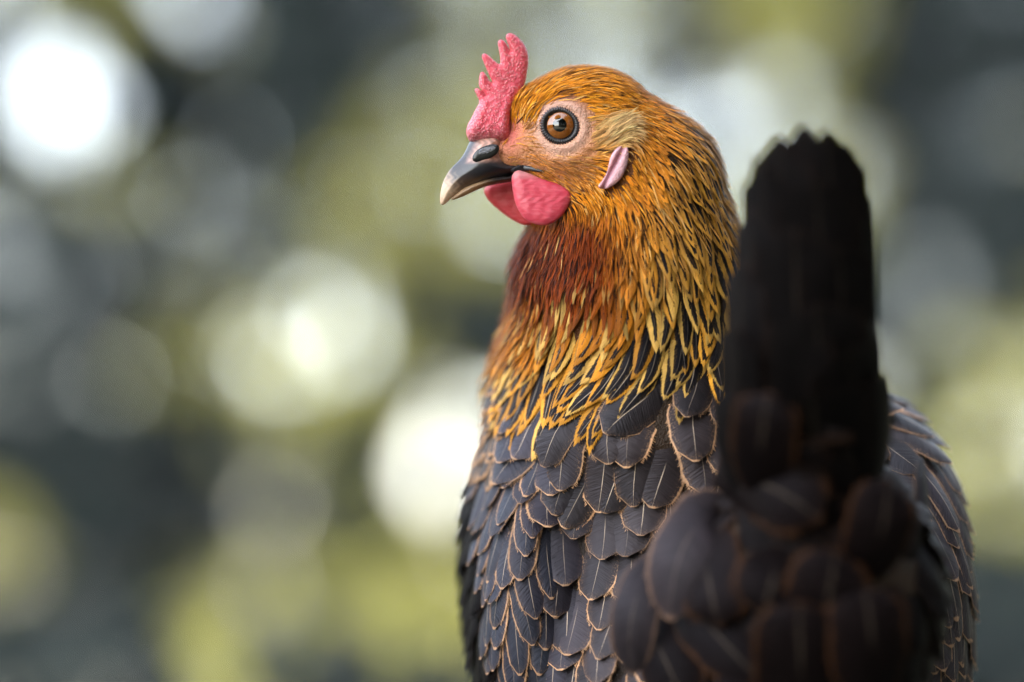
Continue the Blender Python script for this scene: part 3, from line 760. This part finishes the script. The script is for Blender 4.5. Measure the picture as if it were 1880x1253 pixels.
# ------------------------------------------------------------------ trees far behind, thrown out of focus
# how the blurred backdrop looks in the photograph: px, py, sRGB
BGC = np.array([
    (40, 60, 190, 190, 175), (220, 20, 140, 150, 80), (330, 30, 150, 155, 145), (420, 120, 95, 110, 85), (550, 60, 32, 52, 58), (560, 180, 42, 62, 50), (680, 60, 70, 92, 85), (720, 150, 120, 140, 95), (850, 60, 155, 165, 130),
    (840, 180, 170, 178, 120), (1020, 50, 165, 172, 140), (1100, 90, 190, 195, 175), (1280, 60, 120, 130, 100), (1330, 160, 195, 198, 200), (1430, 60, 165, 175, 95), (1480, 150, 160, 168, 125), (1580, 60, 130, 145, 85), (1630, 120, 50, 70, 75),
    (1700, 60, 40, 58, 68), (1740, 180, 48, 68, 68), (1850, 60, 45, 65, 68), (1830, 220, 100, 108, 98), (300, 170, 70, 82, 75), (400, 200, 55, 70, 68), (480, 230, 58, 75, 68), (620, 250, 105, 125, 70), (720, 260, 165, 178, 105), (800, 300, 185, 188, 125),
    (40, 350, 150, 150, 145), (150, 380, 120, 128, 105), (250, 330, 135, 142, 110), (350, 330, 132, 138, 120), (430, 330, 138, 138, 132), (500, 380, 90, 92, 92), (600, 370, 140, 150, 95), (700, 400, 160, 168, 110), (850, 420, 195, 195, 125),
    (1350, 280, 210, 210, 190), (1400, 380, 205, 205, 185), (1600, 350, 150, 158, 110), (1690, 330, 72, 82, 100), (1760, 300, 62, 80, 85), (1850, 380, 38, 45, 48), (1650, 480, 98, 108, 105), (1780, 480, 70, 80, 85), (1870, 480, 55, 62, 55),
    (40, 480, 120, 122, 125), (150, 460, 85, 90, 95), (250, 450, 105, 112, 100), (350, 460, 125, 128, 120), (450, 440, 105, 105, 105), (560, 470, 170, 165, 155), (680, 470, 165, 160, 140), (780, 490, 120, 125, 80), (850, 480, 150, 152, 95),
    (50, 600, 85, 102, 115), (180, 600, 88, 98, 95), (290, 600, 135, 148, 85), (400, 600, 175, 175, 135), (520, 580, 225, 222, 200), (600, 600, 232, 230, 218), (690, 580, 205, 198, 180), (800, 560, 70, 62, 66), (880, 570, 55, 50, 55),
    (1700, 600, 110, 118, 112), (1800, 600, 130, 142, 110), (1870, 620, 155, 168, 105), (40, 720, 55, 75, 75), (160, 720, 78, 88, 90), (300, 720, 118, 130, 80), (430, 710, 165, 165, 125), (560, 720, 180, 178, 140), (680, 700, 178, 172, 130), (760, 680, 160, 155, 100),
    (860, 680, 175, 168, 160), (40, 850, 48, 58, 52), (150, 860, 22, 38, 42), (260, 870, 30, 36, 42), (360, 810, 50, 55, 52), (440, 880, 108, 112, 108), (520, 860, 115, 122, 110), (620, 830, 92, 100, 70), (640, 920, 98, 112, 75), (1700, 850, 140, 148, 105), (1790, 800, 150, 155, 120), (1870, 790, 185, 188, 172),
    (20, 980, 165, 168, 115), (80, 1020, 120, 130, 105), (180, 1010, 72, 78, 85), (260, 1000, 55, 62, 68), (330, 980, 88, 95, 80), (280, 1100, 110, 125, 78), (420, 1040, 168, 165, 150), (450, 1130, 172, 165, 150), (560, 1040, 148, 150, 110), (640, 1090, 150, 155, 100), (760, 1060, 165, 170, 112), (830, 1080, 185, 180, 125),
    (40, 1130, 95, 98, 100), (140, 1150, 62, 60, 88), (60, 1220, 70, 66, 85), (200, 1210, 62, 60, 90), (330, 1210, 120, 128, 90), (420, 1220, 150, 145, 125), (560, 1200, 85, 82, 78), (660, 1230, 100, 105, 78), (760, 1170, 120, 130, 85), (830, 1200, 88, 98, 70), (1840, 980, 110, 118, 90), (1820, 1080, 45, 52, 42), (1860, 1180, 28, 30, 42)], float)
def lin(c): c = np.asarray(c) / 255.; return np.where(c < .04045, c / 12.92, ((c + .055) / 1.055) ** 2.4)
BGL = lin(BGC[:, 2:])
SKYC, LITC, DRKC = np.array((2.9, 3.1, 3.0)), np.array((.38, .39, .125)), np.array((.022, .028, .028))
DISCS = [(120, 180, 133, 133, 250, 250, 255, .95), (800, 858, 130, 130, 232, 232, 240, .95), (300, -45, 98, 98, 168, 172, 162, .7), (600, 565, 140, 140, 205, 200, 180, .5), (585, 615, 100, 100, 232, 230, 214, .4),
         (385, 1115, 135, 135, 125, 140, 88, .7), (432, 1095, 88, 130, 176, 168, 155, .8), (480, 905, 115, 115, 115, 118, 112, .6), (410, 360, 88, 110, 142, 142, 132, .5), (865, 1030, 130, 130, 186, 182, 128, .6),
         (1345, 215, 115, 115, 205, 205, 208, .5), (1410, 345, 138, 138, 216, 214, 190, .6), (1850, 230, 115, 120, 105, 112, 100, .6), (330, 335, 150, 120, 150, 154, 130, .5), (740, 330, 150, 140, 186, 192, 122, .3)]
# the blur disc is known, so the density of gaps, sunlit- and shade-coloured leaves is found by undoing it
CELL = 20.
ax = np.arange(-300, 2200, CELL); ay = np.arange(-260, 1360, CELL); AX, AY = np.meshgrid(ax, ay)
r2 = (AX.ravel()[:, None] - BGC[:, 0]) ** 2 + (AY.ravel()[:, None] - BGC[:, 1]) ** 2; wt = 1 / (r2 + 500) ** 2.2; wt /= wt.sum(1, keepdims=True)
TG = (wt @ BGL).reshape(*AX.shape, 3)
for cx, cy, rx_, ry_, r_, g_, b_, op in DISCS:
    e = np.hypot((AX - cx) / rx_, (AY - cy) / ry_); w_ = (op * (1 - sstep(e, .9, 1.08)))[..., None]; TG = TG * (1 - w_) + lin((r_, g_, b_)) * w_
TG = TG * (1 + .25 * sstep(AY, 1090, 1200))[..., None]
KR = 134. / CELL; kh = int(KR) + 1; kx, ky = np.meshgrid(np.arange(-kh, kh + 1), np.arange(-kh, kh + 1)); ker = np.clip(KR + .5 - np.hypot(kx, ky), 0, 1); ker /= ker.sum()
fs = (AX.shape[0] + 2 * kh, AX.shape[1] + 2 * kh); KF = np.fft.rfft2(ker, fs)
def conv(z):
    zp = np.pad(z, ((kh, kh), (kh, kh)), mode='edge'); fs2 = (zp.shape[0] + 2 * kh, zp.shape[1] + 2 * kh)
    o = np.fft.irfft2(np.fft.rfft2(zp, fs2) * np.fft.rfft2(ker, fs2), fs2); return o[2 * kh:2 * kh + z.shape[0], 2 * kh:2 * kh + z.shape[1]]
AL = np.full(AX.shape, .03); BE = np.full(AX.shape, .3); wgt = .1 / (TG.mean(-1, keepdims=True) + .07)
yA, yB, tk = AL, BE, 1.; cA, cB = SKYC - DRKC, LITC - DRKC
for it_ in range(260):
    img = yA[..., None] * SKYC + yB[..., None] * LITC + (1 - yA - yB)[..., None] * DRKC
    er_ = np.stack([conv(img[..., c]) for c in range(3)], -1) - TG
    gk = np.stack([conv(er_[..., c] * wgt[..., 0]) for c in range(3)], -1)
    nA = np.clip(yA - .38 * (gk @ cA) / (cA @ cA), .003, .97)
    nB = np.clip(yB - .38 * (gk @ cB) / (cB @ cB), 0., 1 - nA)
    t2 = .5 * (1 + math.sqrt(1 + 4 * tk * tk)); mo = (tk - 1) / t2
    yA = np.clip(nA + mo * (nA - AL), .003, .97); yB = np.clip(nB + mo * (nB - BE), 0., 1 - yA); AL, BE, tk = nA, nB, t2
print('fit', np.abs(er_[10:-10, 12:-12]).mean())
TREES = [(-140, 12.1, 'slim'), (130, 11.9, 'broad'), (360, 12.2, 'dark'), (600, 11.9, 'broad'), (850, 12., 'pale'), (1120, 12.2, 'broad'), (1390, 11.9, 'pale'), (1650, 12.2, 'dark'), (1900, 12., 'broad'), (2120, 12.2, 'slim')]
TLAB = ['slender tree at the left edge of the blurred backdrop', 'blurred tree with the brightest white gap in its crown, upper left', 'dark shaded tree between the two left-hand bright gaps',
        'sunlit blurred tree with the pale patch left of the hen\'s neck', 'pale yellow-green tree directly behind the hen\'s beak', 'blurred light green tree behind the comb and crown of the hen', 'pale blurred tree behind the tip of the black tail',
        'dark blue-green shaded tree right of the black tail', 'yellow-green blurred tree at the right edge', 'slender tree just past the right edge of the picture']
FPX = FOC / SENS * 1880
tp = np.array([t[0] for t in TREES], float)
NL = 220000
lx = rng.uniform(-290, 2180, NL); ly = rng.uniform(-250, 1330, NL)
ii = ((ly + 260) / CELL).astype(int); jj = ((lx + 300) / CELL).astype(int)
al, be = AL[ii, jj], BE[ii, jj]
LEAF = .07; apx = LEAF * .62 * LEAF * .25 / (12.2 / FPX) ** 2       # mean projected leaf area in px
need = -np.log(np.clip(al, .003, 1)) / apx; have = NL / (2470 * 1580.)
print('leaf need/have', need.max() / have, have)
keep = rng.random(NL) < need / have
lx, ly, al, be = lx[keep], ly[keep], al[keep], be[keep]; m = len(lx)
own = np.abs(lx[:, None] + rng.normal(0, 45, (m, 1)) - tp).argmin(1)
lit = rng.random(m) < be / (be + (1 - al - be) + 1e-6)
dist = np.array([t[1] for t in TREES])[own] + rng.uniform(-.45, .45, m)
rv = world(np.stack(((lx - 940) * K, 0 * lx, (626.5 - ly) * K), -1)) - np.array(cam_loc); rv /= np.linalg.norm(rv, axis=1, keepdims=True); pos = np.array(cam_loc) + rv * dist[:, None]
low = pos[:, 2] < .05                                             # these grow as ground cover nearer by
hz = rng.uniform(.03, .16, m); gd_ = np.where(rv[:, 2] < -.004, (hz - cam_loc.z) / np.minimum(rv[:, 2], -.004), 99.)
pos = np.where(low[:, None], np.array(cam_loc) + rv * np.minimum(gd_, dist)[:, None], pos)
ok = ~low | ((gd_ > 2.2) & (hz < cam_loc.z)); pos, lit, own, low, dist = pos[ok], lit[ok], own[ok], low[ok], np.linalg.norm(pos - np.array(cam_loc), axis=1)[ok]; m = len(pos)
lit_paint = lerp(arr3((.158, .172, .038), m), (.205, .195, .068), rng.random((m, 1))); shade_paint = lerp(arr3((.012, .024, .021), m), (.020, .022, .030), rng.random((m, 1)))  # sun and shade painted as two leaf colours
lcol = np.where(lit[:, None], lit_paint, shade_paint) * rng.uniform(.75, 1.25, (m, 1)) * np.where(low, .62, 1.)[:, None]
nrm = rng.normal(0, 1, (m, 3)) + np.where(lit[:, None], np.array((-.3, -.8, .8)), np.array((0, -.2, -.3))); nrm /= np.linalg.norm(nrm, axis=1, keepdims=True)
ta = np.cross(nrm, rng.normal(0, 1, (m, 3))); ta /= np.linalg.norm(ta, axis=1, keepdims=True); tb = np.cross(nrm, ta)
ls = LEAF * rng.uniform(.75, 1.3, (m, 1)) * np.where(low, np.clip(dist / 12, .3, 1), 1)[:, None]
LV = np.stack((pos - ta * ls * .5, pos + tb * ls * .31 + nrm * ls * .06, pos + ta * ls * .5, pos - tb * ls * .31 + nrm * ls * .06), 1)
print('leaves', m)
li = np.nonzero(low)[0]
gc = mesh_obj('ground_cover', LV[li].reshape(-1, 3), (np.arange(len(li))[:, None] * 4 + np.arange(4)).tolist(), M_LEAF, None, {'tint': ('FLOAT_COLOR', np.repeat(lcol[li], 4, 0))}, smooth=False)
tag(gc, 'low leafy ground cover blurred along the bottom edge', 'ground cover', kind='stuff')
for k_, (tx, dd, kd) in enumerate(TREES):
    idx = np.nonzero((own == k_) & ~low)[0]
    r0 = ray(tx, 600); base = np.array(cam_loc) + r0 * dd; base[2] = 0; base[1] += .15
    t = empty('background_tree', base); OFF[t.name] = base; tag(t, TLAB[k_], 'tree', 'trees in the blurred backdrop')
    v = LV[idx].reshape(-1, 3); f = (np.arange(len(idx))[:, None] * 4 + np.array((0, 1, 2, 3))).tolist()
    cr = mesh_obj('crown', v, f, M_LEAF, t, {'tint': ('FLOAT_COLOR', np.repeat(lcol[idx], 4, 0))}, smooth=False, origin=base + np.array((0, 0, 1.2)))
    hh = 2.6; zz = np.linspace(0, hh, 9)
    tr = base + np.stack((.05 * np.sin(zz * 2 + k_), .04 * np.cos(zz * 1.7 + k_), zz), -1); tr[0, 2] = -.03
    v, f = tube(tr, np.linspace(.055, .02, 9)); mesh_obj('trunk', v, f, M_BARK, t, origin=base)
    for q_ in range(9):
        e = pos[idx[rng.integers(len(idx))]]; s0 = tr[min(8, max(1, int(e[2] * .6 / hh * 8)))]
        md = .5 * (s0 + e) + np.array((0, 0, .08)); v, f = tube([s0, md, e], [.016, .011, .004], 6); mesh_obj('limb', v, f, M_BARK, t, origin=s0)

# the same row of trees goes on past both edges of the picture
def dir_px(x, y):
    v = world(np.stack(((x - 940) * K, 0 * x, (626.5 - y) * K), -1)) - np.array(cam_loc); return v / np.linalg.norm(v, axis=1, keepdims=True)
ORD = ['nearest', 'second', 'third', 'fourth', 'fifth', 'sixth', 'outermost']
for sgn, x0, x1, lab, grp in ((-1, -3100, -290, 'tree of the same row growing past the left edge of the picture', 'trees past the left edge'), (1, 2180, 4990, 'tree of the same row growing past the right edge of the picture', 'trees past the right edge')):
    n_ = 34000; ex_ = rng.uniform(x0, x1, n_); ey_ = rng.uniform(-420, 1180, n_)
    nz = np.sin(ex_ * .011 + 2) * np.sin(ey_ * .013 + ex_ * .004) + .6 * np.sin(ex_ * .027) * np.sin(ey_ * .023)
    kp = rng.random(n_) < np.clip(.85 + .5 * nz, .15, 1); ex_, ey_, nz = ex_[kp], ey_[kp], nz[kp]; n_ = len(ex_)
    cen = np.linspace(x0, x1, 8)[:-1] + (x1 - x0) / 14; ow = np.abs(ex_[:, None] + rng.normal(0, 60, (n_, 1)) - cen).argmin(1)
    pp = np.array(cam_loc) + dir_px(ex_, ey_) * (12. + rng.uniform(-.5, .5, (n_, 1)))
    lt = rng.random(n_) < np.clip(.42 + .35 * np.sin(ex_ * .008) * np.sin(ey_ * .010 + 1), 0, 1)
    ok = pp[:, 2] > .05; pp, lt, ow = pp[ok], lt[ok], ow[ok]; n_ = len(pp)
    cc = np.where(lt[:, None], np.array((.17, .18, .05)), np.array((.015, .024, .022))) * rng.uniform(.75, 1.25, (n_, 1))  # sunlit and shaded look again put into the leaf colour
    nn = rng.normal(0, 1, (n_, 3)) + np.array((-.1, -.4, .3)); nn /= np.linalg.norm(nn, axis=1, keepdims=True)
    ta = np.cross(nn, rng.normal(0, 1, (n_, 3))); ta /= np.linalg.norm(ta, axis=1, keepdims=True); tb = np.cross(nn, ta); ls = .13 * rng.uniform(.75, 1.3, (n_, 1))
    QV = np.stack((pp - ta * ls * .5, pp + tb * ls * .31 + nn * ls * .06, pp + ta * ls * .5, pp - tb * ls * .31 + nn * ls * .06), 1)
    for k_ in range(7):
        idx = np.nonzero(ow == k_)[0]; base = np.array(cam_loc) + dir_px(np.array([cen[k_]]), np.array([600.]))[0] * 12.1; base[2] = 0
        t = empty('background_tree', base); OFF[t.name] = base; tag(t, ORD[6 - k_ if sgn < 0 else k_] + ' ' + lab, 'tree', grp)
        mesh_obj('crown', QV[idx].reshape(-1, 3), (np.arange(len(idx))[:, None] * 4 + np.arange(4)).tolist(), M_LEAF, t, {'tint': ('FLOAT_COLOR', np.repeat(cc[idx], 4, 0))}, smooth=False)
        zz = np.linspace(0, 2.6, 9); tr = base + np.stack((.05 * np.sin(zz * 2 + k_), .04 * np.cos(zz * 1.7 + k_), zz), -1); tr[0, 2] = -.03
        v, f = tube(tr, np.linspace(.055, .02, 9)); mesh_obj('trunk', v, f, M_BARK, t, origin=base)
        for q_ in range(6):
            e = pp[idx[rng.integers(len(idx))]]; s0 = tr[min(8, max(1, int(e[2] * .6 / 2.6 * 8)))]
            v, f = tube([s0, .5 * (s0 + e) + np.array((0, 0, .08)), e], [.016, .011, .004], 6); mesh_obj('limb', v, f, M_BARK, t, origin=s0)

# ------------------------------------------------------------------ unseen tree added to keep the sun off the hen
sb = np.array((1.9, -1.3, 0.)); st = empty('added_shade_tree', sb); OFF[st.name] = sb
tag(st, 'unseen leafy tree added above and behind the camera to shade the hen', 'tree')
zz = np.linspace(0, 2.6, 9); tr = sb + np.stack((-.12 * zz, .08 * zz, zz), -1); tr[0, 2] = -.05
v, f = tube(tr, np.linspace(.16, .09, 9), 14); mesh_obj('trunk', v, f, M_BARK, st, origin=sb)
for q_ in range(10):
    a_ = 2 * math.pi * q_ / 10; e = np.array((-.2 + 2.6 * math.cos(a_), -.5 + 2.6 * math.sin(a_), 2.7))
    v, f = tube([tr[7], .5 * (tr[8] + e) + np.array((0, 0, .3)), e], [.07, .045, .015], 8); mesh_obj('limb', v, f, M_BARK, st, origin=tr[7])
nc = 34000; a_ = rng.uniform(0, 2 * math.pi, nc); r_ = 3.4 * np.sqrt(rng.random(nc)) * (1 + .08 * np.sin(5 * a_))
cp = np.stack((-.2 + r_ * np.cos(a_), -.6 + r_ * np.sin(a_), 2.15 + .9 * rng.random(nc) + .5 * (1 - (r_ / 3.5) ** 2)), -1)
sun_block = np.hypot(cp[:, 0] + 1.2, cp[:, 1] + 1.0) < .95; op_ = sun_block | (np.hypot(cp[:, 0] + 1.7, cp[:, 1] + .2) > 3.0 * (1 + .07 * np.sin(5 * a_))); cp = cp[op_]; nc = len(cp)       # crown shaped for light: leaves kept on the sun path, opened to the sky
cn = rng.normal(0, .45, (nc, 3)) + np.array((0, 0, 1.)); cn /= np.linalg.norm(cn, axis=1, keepdims=True)
ta = np.cross(cn, rng.normal(0, 1, (nc, 3))); ta /= np.linalg.norm(ta, axis=1, keepdims=True); tb = np.cross(cn, ta); ls = .17 * rng.uniform(.75, 1.25, (nc, 1))
cv = np.stack((cp - ta * ls * .5, cp + tb * ls * .31 + cn * ls * .05, cp + ta * ls * .5, cp - tb * ls * .31 + cn * ls * .05), 1)
cc = lerp(arr3((.035, .06, .02), nc), (.05, .075, .03), rng.random((nc, 1)))
mesh_obj('crown', cv.reshape(-1, 3), (np.arange(nc)[:, None] * 4 + np.arange(4)).tolist(), M_LEAF, st, {'tint': ('FLOAT_COLOR', np.repeat(cc, 4, 0))}, smooth=False, origin=sb + np.array((-2, .8, 2.6)))

# unseen leaf screens added behind, right and left to cut low sky light
def added_hedge(a, b, h, th, n, label):
    a, b = np.array(a, float), np.array(b, float); t = empty('added_hedge', (a + b) / 2); OFF[t.name] = (a + b) / 2; tag(t, label, 'added_hedge')
    al_ = (b - a) / np.linalg.norm(b - a); pe = np.array((-al_[1], al_[0], 0))
    cp = a + (b - a) * rng.random((n, 1)) + pe * rng.uniform(-th, th, (n, 1)); cp[:, 2] = .05 + h * rng.random(n)
    cn = rng.normal(0, 1, (n, 3)); cn /= np.linalg.norm(cn, axis=1, keepdims=True)
    ta = np.cross(cn, rng.normal(0, 1, (n, 3))); ta /= np.linalg.norm(ta, axis=1, keepdims=True); tb = np.cross(cn, ta); ls = .16 * rng.uniform(.75, 1.25, (n, 1))
    v = np.stack((cp - ta * ls * .5, cp + tb * ls * .31, cp + ta * ls * .5, cp - tb * ls * .31), 1)
    c = lerp(arr3((.03, .05, .018), n), (.045, .065, .025), rng.random((n, 1)))
    mesh_obj('foliage', v.reshape(-1, 3), (np.arange(n)[:, None] * 4 + np.arange(4)).tolist(), M_LEAF, t, {'tint': ('FLOAT_COLOR', np.repeat(c, 4, 0))}, smooth=False)
    for k_ in range(7):
        p0 = a + (b - a) * (k_ + .5) / 7; p0[2] = -.02; v, f = tube([p0, p0 + np.array((.02, .02, h * .5)), p0 + np.array((-.03, .02, h * .9))], [.03, .02, .008], 8); mesh_obj('stem', v, f, M_BARK, t, origin=p0)
added_hedge((-1.1, -2.6, 0), (3.2, -2.6, 0), 2.2, .3, 9000, 'unseen leaf screen added behind the photographer to block frontal sky light')
added_hedge((3.2, -2.2, 0), (3.6, 4.5, 0), 2.4, .3, 13000, 'unseen leaf screen added beyond the right edge to block low sky light')
added_hedge((-2.7, -1.6, 0), (-2.9, 3.2, 0), .7, .3, 5000, 'low unseen leaf screen added beyond the left edge to trim side light')
